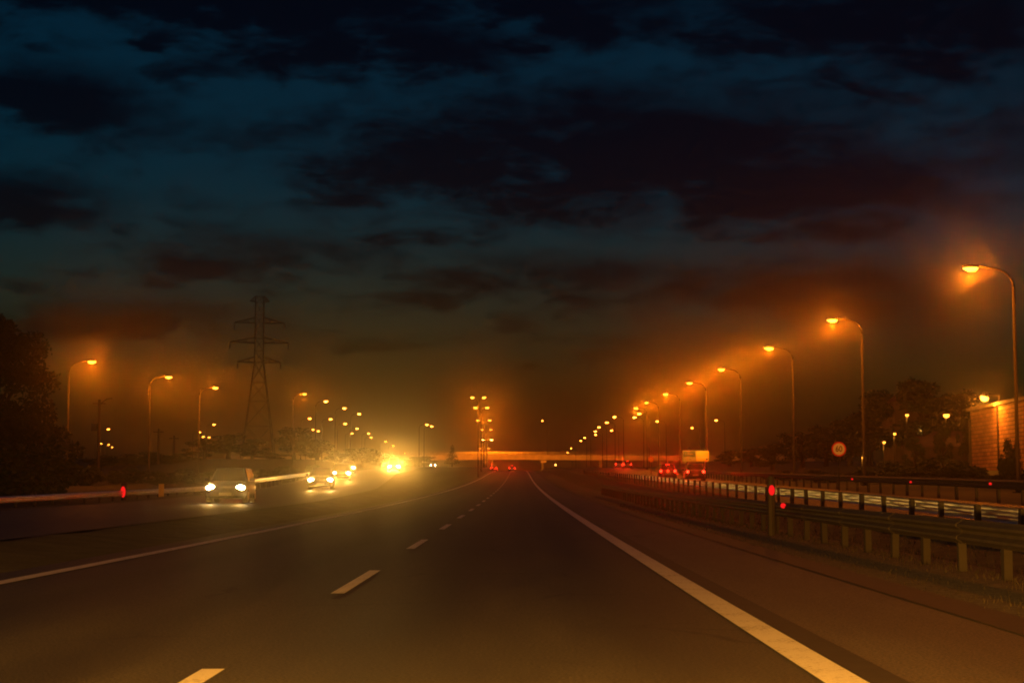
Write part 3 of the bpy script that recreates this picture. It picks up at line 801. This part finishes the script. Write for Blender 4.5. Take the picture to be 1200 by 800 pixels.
def put_car(proto, tr, x, y, rz, label, group, first=False):
    o = proto if first else copy_tree(proto, tr)
    g = TH(x, y) + .02
    ahead = TH(x, y + 2) - TH(x, y - 2)
    o.location = (x, y, g); o.rotation_euler = (math.atan2(ahead, 4) * (1 if abs(rz) < 1 else -1), 0, rz)
    return tag(o, label, 'car', group)
PAINT['black'] = pbr('paint_black', (.012, .012, .013), .4)
on_g = 'oncoming cars with headlights on'
protos = {}
def car_of(kind, paint, watts, cone):
    k = (kind, paint, watts, cone)
    if k not in protos:
        r = make_car('car', PAINT[paint], kind, True, watts, cone); protos[k] = (r, tree_of(r)); return r, protos[k][1], True
    return (*protos[k], False)
def car(kind, paint, px, Y, rz, label, group, watts=280, cone=40):
    r, t, f = car_of(kind, paint, watts, cone)
    x = (px - 608.4) * Y / F
    return put_car(r, t, x, Y, rz, label, group, f)
PI = math.pi
car('hatch', 'black', 272, 72, PI + .05, 'leading oncoming car, leftmost pair of white headlights', on_g)
car('sedan', 'black', 377.5, 113, PI + .08, 'second oncoming car, pair of headlights right of the bright short rail', on_g, 900, 34)
car('hatch', 'black', 400.5, 150, PI + .1, 'oncoming car half hidden directly behind the second one', on_g, 1600, 32)
car('sedan', 'black', 408.5, 200, PI + .08, 'oncoming car peeking over the half hidden one', on_g)
car('van', 'charcoal', 462.5, 246, PI + .04, 'oncoming van with the brightest white headlights near the centre', on_g, 7500, 30)
car('hatch', 'red', 508, 520, PI, 'tiny far oncoming car left of the small tree by the bridge', on_g)
rg = 'cars with red tail lights on the slip road'
car('sedan', 'black', 813, 146, -.05, 'car with red tail lights right below the yellow direction sign', rg)
car('hatch', 'red', 781, 166, -.04, 'car braking with three bright red lights left of the direction sign', rg)
car('hatch', 'charcoal', 734.5, 320, -.03, 'right one of two far braking cars near the bend of the slip road', rg)
car('sedan', 'silver', 725, 345, -.03, 'left one of two far braking cars near the bend of the slip road', rg)
fg = 'far cars driving away under the bridge'
car('sedan', 'blue', 578.7, 415, 0, 'left one of two far cars driving away under the bridge', fg)
car('hatch', 'blue', 600.2, 425, 0, 'right one of two far cars driving away under the bridge', fg)

# ------------------------------------------------------------------ bridge
BY = 700.0
root = empty('road_bridge', (0, BY, prof(BY)))
zb = at(600, 538.5, BY).z - prof(BY); zt = at(600, 529.5, BY).z - prof(BY)
slope = .006
def bz(x): return -abs(x + 8) * slope
segs = [x for x in range(-120, 121, 10)]
b = MB(); b.ring_loft([[Vector((x, -5, zb + bz(x))), Vector((x, 5, zb + bz(x))), Vector((x, 5.4, zt - 1.35 + bz(x))), Vector((x, -5.4, zt - 1.35 + bz(x)))] for x in segs]); b.build('deck', m_conc, root)
b = MB(); b.ring_loft([[Vector((x, -5.55, zt - 1.7 + bz(x))), Vector((x, -5.41, zt - 1.7 + bz(x))), Vector((x, -5.41, zt - 1.05 + bz(x))), Vector((x, -5.55, zt - 1.05 + bz(x)))] for x in segs]); b.build('kerb_beam', m_conc, root)
b = MB()
for x in np.arange(-119, 120, 2.5): b.box((x, -5.48, zt - .52 + bz(x)), (.12, .08, 1.05))
b.build('railing_posts', m_galv, root)['kind'] = 'stuff'
for dz_ in (0, -.35, -.7):
    b = MB(); b.ring_loft([[Vector((x, -5.50, zt + dz_ + bz(x) - .04)), Vector((x, -5.44, zt + dz_ + bz(x) - .04)), Vector((x, -5.44, zt + dz_ + bz(x) + .04)), Vector((x, -5.50, zt + dz_ + bz(x) + .04))] for x in segs]); b.build('handrail', m_galv, root)
for x in (-34, -11, 9.5, 33):
    gz = TH(x, BY) - prof(BY)
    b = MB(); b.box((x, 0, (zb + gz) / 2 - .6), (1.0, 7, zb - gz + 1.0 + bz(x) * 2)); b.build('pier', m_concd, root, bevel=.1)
for s in (-1, 1):
    b = MB(); x0, x1 = s * 52, s * 122; g0 = TH(x0, BY) - prof(BY) - 1
    b.ring_loft([[Vector((x0, -9, g0)), Vector((x0, 9, g0)), Vector((x0, 5, g0 + .2)), Vector((x0, -5, g0 + .2))],
                 [Vector((s * 62, -14, g0)), Vector((s * 62, 14, g0)), Vector((s * 62, 5.2, zb + bz(62))), Vector((s * 62, -5.2, zb + bz(62)))],
                 [Vector((x1, -16, g0)), Vector((x1, 16, g0)), Vector((x1, 5.2, zb + bz(x1))), Vector((x1, -5.2, zb + bz(x1)))]]); b.build('embankment', m_grass, root)
tag(root, 'long flat concrete road bridge with railing crossing the whole motorway', 'bridge')
# lamp on the bridge
p = at(635.5, 493, BY); zdeck = prof(BY) + zt - 1.3 + bz(p.x)
o = copy_tree(far_lamp, far_t); o.location = (p.x + 1.9, BY - 4.6, zdeck); o.rotation_euler = (0, 0, PI); o.scale = (1, 1, (p.z - zdeck) / LH)
tag(o, 'lone orange street lamp standing on the bridge right of the median stack', 'street lamp')
# small signs hung under the bridge
for (x, y, w, h, lab) in ((569, 541.5, 6.2, 2.4, 'small pale sign plate hung under the bridge by the median poles'), (637, 540.7, 6.4, 2.4, 'small pale sign plate hung under the bridge over the right lane')):
    p = at(x, y, BY - 6); b = MB(); b.box((0, 0, 0), (w * BY / F, .12, h * BY / F)); b.box((-.6, .1, .55), (.08, .08, .5)); b.box((.6, .1, .55), (.08, .08, .5))
    o = b.build('hanging_sign', m_signwhite); o.location = p; tag(o, lab, 'road sign')
p = at(651, 544.5, 560); g = TH(p.x, p.y); root = empty('work_light', (p.x, p.y, g))
b = MB(); b.tube([(0, 0, -.1), (0, 0, p.z - g)], .06, 6); b.build('post', m_pole, root)
b = MB(); b.box((0, -.1, p.z - g), (.5, .3, .5)); b.build('lamp', m_small, root); tag(root, 'low yellow light just right of the bridge opening', 'lamp')

# ------------------------------------------------------------------ pylon
PYY = 400.0
p0 = at(302, 556, PYY); gz = TH(p0.x, PYY)
root = empty('power_pylon', (p0.x, PYY, gz - .1), R_(12))
ztop = at(302, 347, PYY).z - gz
zw = at(302, 424, PYY).z - gz
def mem(mb, a, c, r=.05): mb.tube([a, c], r, 5)
b = MB(); hb, hw_, ht = 3.9, 1.05, .95
def hwid(z): return hb + (hw_ - hb) * min(1, z / zw) if z < zw else hw_ + (ht - hw_) * (z - zw) / (ztop - zw)
levels = [0]; 
while levels[-1] < zw - 2: levels.append(min(zw, levels[-1] + max(3.0, hwid(levels[-1]) * 2.0)))
levels[-1] = zw
while levels[-1] < ztop - 1.2: levels.append(levels[-1] + 2.8)
levels[-1] = ztop
cs = ((-1, -1), (1, -1), (1, 1), (-1, 1))
for i in range(len(levels) - 1):
    z0, z1 = levels[i], levels[i + 1]; w0, w1 = hwid(z0), hwid(z1)
    for k in range(4):
        a, c = cs[k], cs[(k + 1) % 4]
        mem(b, (a[0] * w0, a[1] * w0, z0), (a[0] * w1, a[1] * w1, z1), .12)
        mem(b, (a[0] * w0, a[1] * w0, z0), (c[0] * w1, c[1] * w1, z1)); mem(b, (c[0] * w0, c[1] * w0, z0), (a[0] * w1, a[1] * w1, z1))
        mem(b, (a[0] * w1, a[1] * w1, z1), (c[0] * w1, c[1] * w1, z1))
b.build('lattice_tower', m_pylon, root)
for (py, half) in ((424, 5.0), (401, 6.8), (378, 5.8), (353, 2.3)):
    z = at(302, py, PYY).z - gz; w = hwid(z); b = MB()
    for s in (-1, 1):
        tip = Vector((s * half, 0, z + .1))
        for sy in (-1, 1):
            mem(b, (s * w, sy * w, z), tip, .11); mem(b, (s * w, sy * w, z + 1.3), tip, .09)
            for t in (.33, .66):
                q0 = Vector((s * w, sy * w, z)).lerp(tip, t); q1 = Vector((s * w, sy * w, z + 1.3)).lerp(tip, t); mem(b, q0, q1, .06)
    b.build('cross_arm', m_pylon, root)
    if half > 3:
        for s in (-1, 1):
            b = MB(); b.tube([(s * half, 0, z + .1), (s * half, 0, z - .3), (s * half, 0, z - 1.5)], [.05, .12, .12], 8); b.build('insulator', m_concd, root)
tag(root, 'tall dark lattice power pylon with four cross arms', 'pylon')
# utility poles
def util(px, ytop, Y, label, arm=0, box=False):
    p = at(px, ytop, Y); g = TH(p.x, Y); root = empty('utility_pole', (p.x, Y, g)); h = p.z - g
    b = MB(); b.tube([(0, 0, -.3), (0, 0, h)], [.22, .15], 8); b.build('pole', m_wood, root)
    b = MB(); b.box((0, -.12, h - .5), (1.6, .12, .14)); b.build('cross_bar', m_wood, root)
    if arm:
        b = MB(); b.tube([(0, 0, h - .6), (arm * .6, 0, h + .1), (arm, 0, h + .15)], .05, 6); b.build('arm', m_pole, root)
    if box:
        b = MB(); b.box((-.55, 0, h * .62), (.7, .5, .9)); b.build('transformer', m_postd, root)
    tag(root, label, 'utility pole')
util(116.5, 468, 210, 'thick dark wooden pole with arm and box at left', 1.6, True)
util(186, 502, 260, 'thin dark pole above the bushes, left one of a pair')
util(204, 510, 285, 'thin dark pole above the bushes, shorter right one of a pair')

# ------------------------------------------------------------------ trees
def leaf_mesh(name, clumps, n, leaf, rng, mat):
    """clumps = [(centre, radii)]; leaf-sized faces through the volume of every clump"""
    v, f = [], []
    vol = [c[1][0] * c[1][1] * c[1][2] for c in clumps]; tot = sum(v_ ** .75 for v_ in vol)
    for (c, r), vo in zip(clumps, vol):
        k = int(n * vo ** .75 / tot)
        for _ in range(k):
            d = Vector((rng.gauss(0, 1), rng.gauss(0, 1), rng.gauss(0, 1))).normalized() * (rng.random() ** .42)
            if rng.random() < .10: d *= rng.uniform(1.0, 1.22)
            p = Vector((c[0] + d.x * r[0], c[1] + d.y * r[1], c[2] + d.z * r[2]))
            a = Vector((rng.gauss(0, 1), rng.gauss(0, 1), rng.gauss(0, .7))).normalized(); b = a.cross(Vector((rng.gauss(0, 1), rng.gauss(0, 1), rng.gauss(0, 1)))).normalized()
            s = leaf * rng.uniform(.6, 1.35); i = len(v)
            v += [tuple(p - a * s), tuple(p + b * s * .55), tuple(p + a * s), tuple(p - b * s * .55)]
            f.append((i, i + 1, i + 2, i + 3))
    return mesh_obj(name, v, f, mat)
def broad_tree(name, h, w, seed, n=5200, leaf=.22, mat=0, trunk_h=.28, nc=26):
    rng = random.Random(seed); root = empty(name)
    b = MB(); b.tube([(0, 0, -.3), (.05, 0, h * .15), (.1, .05, h * .45), (0, .1, h * .8)], [w * .055, w * .045, w * .03, w * .008], 8)
    clumps = []
    for k in range(nc):
        t = rng.random(); z = h * (trunk_h + (1 - trunk_h) * t); rr = w * .5 * (math.sin(math.pi * min(1, max(.08, .18 + .74 * t))) ** .8)
        a = rng.uniform(0, 2 * math.pi); q = rr * rng.uniform(.25, .95)
        c = (math.cos(a) * q, math.sin(a) * q, min(z, h * .93)); s = w * rng.uniform(.09, .19)
        clumps.append((c, (s, s, s * rng.uniform(.6, .9))))
        if k % 2 == 0: b.tube([(0.05, 0, h * rng.uniform(.15, .4)), (c[0] * .5, c[1] * .5, c[2] * .8), c], [w * .022, w * .014, .02], 5)
    b.build('trunk', m_bark, root); cr = leaf_mesh('crown', clumps, n, leaf, rng, m_leafs[mat]); cr.parent = root
    return root
def bush(name, h, w, seed, n=2600, leaf=.2, mat=1):
    rng = random.Random(seed); root = empty(name)
    b = MB(); clumps = []
    for k in range(13):
        a = rng.uniform(0, 2 * math.pi); q = w * .5 * rng.uniform(.1, .8)
        z = h * rng.uniform(.18, .80) * (1 - .45 * q / (w * .5)); s = w * rng.uniform(.12, .22)
        c = (math.cos(a) * q, math.sin(a) * q, z); clumps.append((c, (s, s, min(s, h * .25))))
        b.tube([(c[0] * .15, c[1] * .15, -.2), (c[0] * .6, c[1] * .6, z * .5), c], [.07, .05, .02], 5)
    b.build('stem', m_bark, root); cr = leaf_mesh('crown', clumps, n, leaf, rng, m_leafs[mat]); cr.parent = root
    return root
def conifer(name, h, w, seed, n=2200):
    rng = random.Random(seed); root = empty(name)
    b = MB(); b.tube([(0, 0, -.3), (0, 0, h)], [w * .05, .02], 7); b.build('trunk', m_bark, root)
    cl = []
    for k in range(16):
        t = k / 15; z = h * (.2 + .78 * t); r = w * .5 * (1 - t) ** .8 + .15
        for q in range(3):
            a = rng.uniform(0, 6.28); cl.append(((math.cos(a) * r * .5, math.sin(a) * r * .5, z), (r * .6 + .1, r * .6 + .1, h * .05)))
    cr = leaf_mesh('crown', cl, n, .22, rng, m_leafs[2]); cr.parent = root
    return root
kinds = {}
def put_plant(fn, key, x, y, h, w, label, cat, group=None, rz=0.0, base=(10.0, 8.0)):
    if key not in kinds:
        o = fn(); kinds[key] = (o, tree_of(o))
    else:
        src, tr = kinds[key]; o = copy_tree(src, tr)
    o.location = (x, y, TH(x, y) - .05); o.rotation_euler = (0, 0, rz); o.scale = (w / base[1], w / base[1], h / base[0])
    return tag(o, label, cat, group)
# the big tree at the left edge
TB = dict(
    big=lambda: broad_tree('broadleaf_tree', 10, 8, 12, 26000, .15, 0, .12, 54),
    a=lambda: broad_tree('broadleaf_tree', 10, 8, 21, 4200, .26, 0),
    b=lambda: broad_tree('broadleaf_tree', 10, 8, 37, 4200, .26, 1, .18),
    s=lambda: bush('bush', 10, 8, 5, 3000, .33, 0),
    s2=lambda: bush('bush', 10, 8, 15, 3000, .33, 1),
    c=lambda: conifer('conifer_tree', 10, 8, 9))
def plant(key, px, pytop, Y, wpx, label, cat, group=None, rz=0.0):
    p = at(px, pytop, Y); g = TH(p.x, Y)
    return put_plant(TB[key], key, p.x, Y, p.z - g, wpx * Y / F, label, cat, group, rz)
plant('big', -8, 370, 112, 150, 'big dark leafy tree at the left edge of the road', 'tree', None, .6)
plant('s', 62, 480, 104, 92, 'dark bush at the foot of the big left tree', 'bush', None, .4)
plant('s2', 15, 500, 96, 110, 'low dark bush at the left edge in front of the tree', 'bush', None, 2.4)
tg = 'bushes and small trees along the left embankment'
for i, (key, px, py, Y, w) in enumerate([('s', 122, 530, 240, 60), ('s2', 150, 528, 250, 55), ('s', 182, 526, 262, 60), ('s2', 214, 528, 270, 50), ('b', 240, 515, 300, 50), ('a', 268, 507, 318, 62),
                          ('b', 296, 514, 330, 46), ('s', 318, 528, 335, 50), ('a', 345, 500, 345, 52), ('b', 372, 516, 390, 48), ('s', 398, 528, 420, 50), ('a', 425, 524, 450, 48), ('b', 448, 530, 520, 44),
                          ('s', 472, 536, 600, 40), ('a', 492, 534, 640, 44)]):
    plant(key, px, py, Y, w, ['low dark bush on the left embankment between lamps', 'small dark tree on the left embankment beyond the oncoming lane'][key in 'ab'], 'bush' if key[0] == 's' else 'tree', tg + (' (bushes)' if key[0] == 's' else ' (trees)'), i * 1.3)
for i, (px, py, Y, w) in enumerate([(105, 541, 150, 46), (132, 546, 155, 40), (158, 543, 160, 50), (188, 547, 150, 46), (216, 545, 165, 50), (244, 549, 160, 46), (274, 544, 175, 54), (304, 546, 190, 46), (335, 543, 210, 50), (366, 541, 230, 48)]):
    plant('s2' if i % 2 else 's', px, py, Y, w, 'low dark bush just behind the left guard rail', 'bush', 'front row of bushes behind the left guard rail', i * .9)
plant('c', 530, 520, 560, 18, 'small dark cone shaped tree standing before the bridge', 'tree')
rg2 = 'dark trees behind the slip road on the right'
for i, (key, px, py, Y, w) in enumerate([('b', 905, 520, 230, 55), ('a', 940, 505, 215, 62), ('b', 968, 500, 205, 60), ('a', 995, 488, 195, 66), ('b', 1018, 470, 185, 80), ('a', 1048, 455, 178, 92), ('b', 1085, 448, 172, 100),
                          ('a', 1118, 456, 168, 76), ('b', 1104, 494, 140, 26), ('a', 1131, 486, 138, 20), ('b', 1072, 512, 138, 30), ('a', 880, 524, 270, 40), ('b', 855, 528, 300, 40)]):
    plant(key, px, py, Y, w, 'dark leafy tree in the wood behind the right slip road', 'tree', rg2, i * 1.7)
bg = 'dark bushes in front of the right buildings'
for i, (px, py, Y, w) in enumerate([(1010, 541, 120, 60), (1050, 534, 118, 70), (1088, 529, 116, 70), (1122, 533, 112, 60), (1150, 541, 100, 50), (1178, 547, 96, 44), (1205, 543, 94, 60), (960, 546, 130, 56), (920, 548, 150, 50)]):
    plant('s' if i % 2 else 's2', px, py, Y, w, 'dark low bush on the bank behind the right lamp posts', 'bush', bg, i * 2.1)
plant('s', 1183, 503, 98, 26, 'tall dark shrub against the lit block wall', 'bush', None, 1.0)
plant('c', 1191, 505, 99, 16, 'slim dark conifer against the lit block wall', 'tree', None, 1.0)

# ------------------------------------------------------------------ right buildings
pa = at(1137, 482, 130); pb = at(1300, 448, 93)
d = Vector((pb.x - pa.x, pb.y - pa.y, 0)); Lw = d.length; ang = math.atan2(d.y, d.x)
g = TH(pa.x, pa.y) - 1.0
root = empty('block_building', (pa.x, pa.y, g), ang)
H1 = pa.z - g
b = MB(); b.box((Lw / 2, 6, H1 / 2), (Lw, 12, H1)); b.build('wall', m_brick, root)
b = MB(); b.box((Lw / 2, 6, H1 + .12), (Lw + .5, 12.5, .24)); b.build('roof', m_concd, root)
b = MB(); b.tube([(Lw * .26, -.08, 0), (Lw * .26, -.08, H1 - .1)], .06, 8); b.build('downpipe', m_postd, root)
b = MB(); b.box((-.02, -.05, H1 / 2 - .3), (.5, .12, H1 - .7)); b.build('corner_pillar', m_postd, root)
b = MB(); b.box((Lw * .55, -.02, 1.9 + 1.0), (2.6, .08, 2.6)); b.build('gate', m_postd, root)
tag(root, 'lit orange block building at the right edge behind the lamp post', 'building')
def yard_lamp(px, py, Y, label, mat=None, sz=.28):
    p = at(px, py, Y); g = TH(p.x, Y); root = empty('yard_lamp', (p.x, Y, g)); hh = p.z - g
    b = MB(); b.tube([(0, .3, -.2), (0, .3, hh + .25), (0, 0, hh + .25)], [.05, .045, .035], 6); b.build('pole', m_postd, root)
    b = MB(); b.tube([(0, 0, hh + .22), (0, 0, hh + .05)], [.06, sz * .75], 8); b.build('lamp_shade', m_headm, root)
    b = MB(); b.tube([(0, 0, hh + .05), (0, 0, hh - sz * .35), (0, 0, hh - sz * .6)], [sz * .65, sz * .6, sz * .2], 8); b.build('lamp_bulb', mat or m_yard, root); add_bulb(B_YARD, root, (0, 0, hh - sz * .6 - .12))
    return tag(root, label, 'lamp')
m_yard = emit('yard_light', (1.0, .33, .03), 6)
# flood lamp on a bracket at the wall's top edge
u = d.normalized(); nrm = Vector((u.y, -u.x, 0)); nrm = nrm if nrm.x < 0 else -nrm
q = Vector((pa.x, pa.y, g + H1)) + u * (Lw * .27)
root = empty('flood_lamp', q, ang)
sgn = -1 if (Matrix.Rotation(ang, 3, 'Z') @ Vector((0, -1, 0))).dot(nrm) > 0 else 1
b = MB(); b.tube([(0, 0, .2), (0, 0, .75), (0, sgn * .9, .85)], .05, 6); b.build('bracket', m_postd, root)
b = MB(); b.tube([(0, sgn * .9, .95), (0, sgn * 1.0, .62)], [.16, .34], 10); b.build('lamp_shade', m_headm, root)
b = MB(); b.tube([(0, sgn * 1.0, .62), (0, sgn * 1.05, .42), (0, sgn * 1.07, .30)], [.30, .28, .12], 10); b.build('lamp_bulb', emit('flood_light', (1.0, .36, .035), 9), root)
add_bulb(B_FLOOD, root, (0, sgn * 1.1, .15))
tag(root, 'yellow flood lamp on a bracket above the lit block wall', 'lamp')
yard_lamp(1109, 486, 150, 'yellow lamp on a pole left of the lit block wall', sz=.42)
yard_lamp(1063, 486, 165, 'small orange lamp high between the dark right trees', sz=.26)
yard_lamp(1048.5, 508, 160, 'small orange lamp midway down the dark right trees', sz=.2)
yard_lamp(1036, 518, 155, 'small yellow lamp lowest of the three slanting ones in the right trees', sz=.2)
yard_lamp(1011, 536, 150, 'tiny yellow lamp left of the second right lamp post base', sz=.14)
# small houses
def house(px, ytop, Y, w, dpt, label, wallh=2.4):
    p = at(px, ytop, Y); g = TH(p.x, Y) - .3; H = p.z - g; root = empty('small_house', (p.x, Y, g), -.25)
    b = MB(); b.box((0, 0, H * .33), (w, dpt, H * .66)); b.build('wall', m_render, root)
    e = w / 2 + .3; z0 = H * .66 + .01
    b = MB(); b.ring_loft([[Vector((-e, -dpt / 2 - .3, z0)), Vector((e, -dpt / 2 - .3, z0)), Vector((e * .55, 0, H)), Vector((-e * .55, 0, H))], [Vector((-e, dpt / 2 + .3, z0)), Vector((e, dpt / 2 + .3, z0)), Vector((e * .55, .02, H)), Vector((-e * .55, .02, H))]]); b.build('roof', m_roof, root)
    b = MB(); b.box((w * .2, -dpt / 2 - .02, H * .3), (.9, .06, 1.1)); fr = b.build('window', m_signback, root)
    b = MB(); b.box((w * .2, -dpt / 2 - .06, H * .3), (.74, .03, .94)); b.build('pane', m_glass, fr)
    return tag(root, label, 'house')
house(1094, 511, 152, 5, 5, 'small tiled house between the dark trees')
house(1121, 505, 156, 7, 6, 'larger tiled house beside the block building')
p = at(1077.5, 505, 175); root = empty('tower_house', (p.x, p.y, TH(p.x, p.y)))
hh = p.z - TH(p.x, p.y)
b = MB(); b.box((0, 3, (hh + 3) / 2), (5, 6, hh + 3)); b.build('wall', m_render, root)
b = MB(); b.ring_loft([[Vector((-2.8, -.3, hh + 3.01)), Vector((2.8, -.3, hh + 3.01)), Vector((2.8, 6.3, hh + 3.01)), Vector((-2.8, 6.3, hh + 3.01))], [Vector((-.4, 2.6, hh + 4.6)), Vector((.4, 2.6, hh + 4.6)), Vector((.4, 3.4, hh + 4.6)), Vector((-.4, 3.4, hh + 4.6))]]); b.build('roof', m_roof, root)
b = MB(); b.box((0, -.03, hh + .1), (.46, .05, .85)); b.build('window', m_winlit, root)
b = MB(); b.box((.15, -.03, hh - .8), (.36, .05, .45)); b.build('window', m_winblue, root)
tag(root, 'house with one lit yellow window among the dark right trees', 'house')
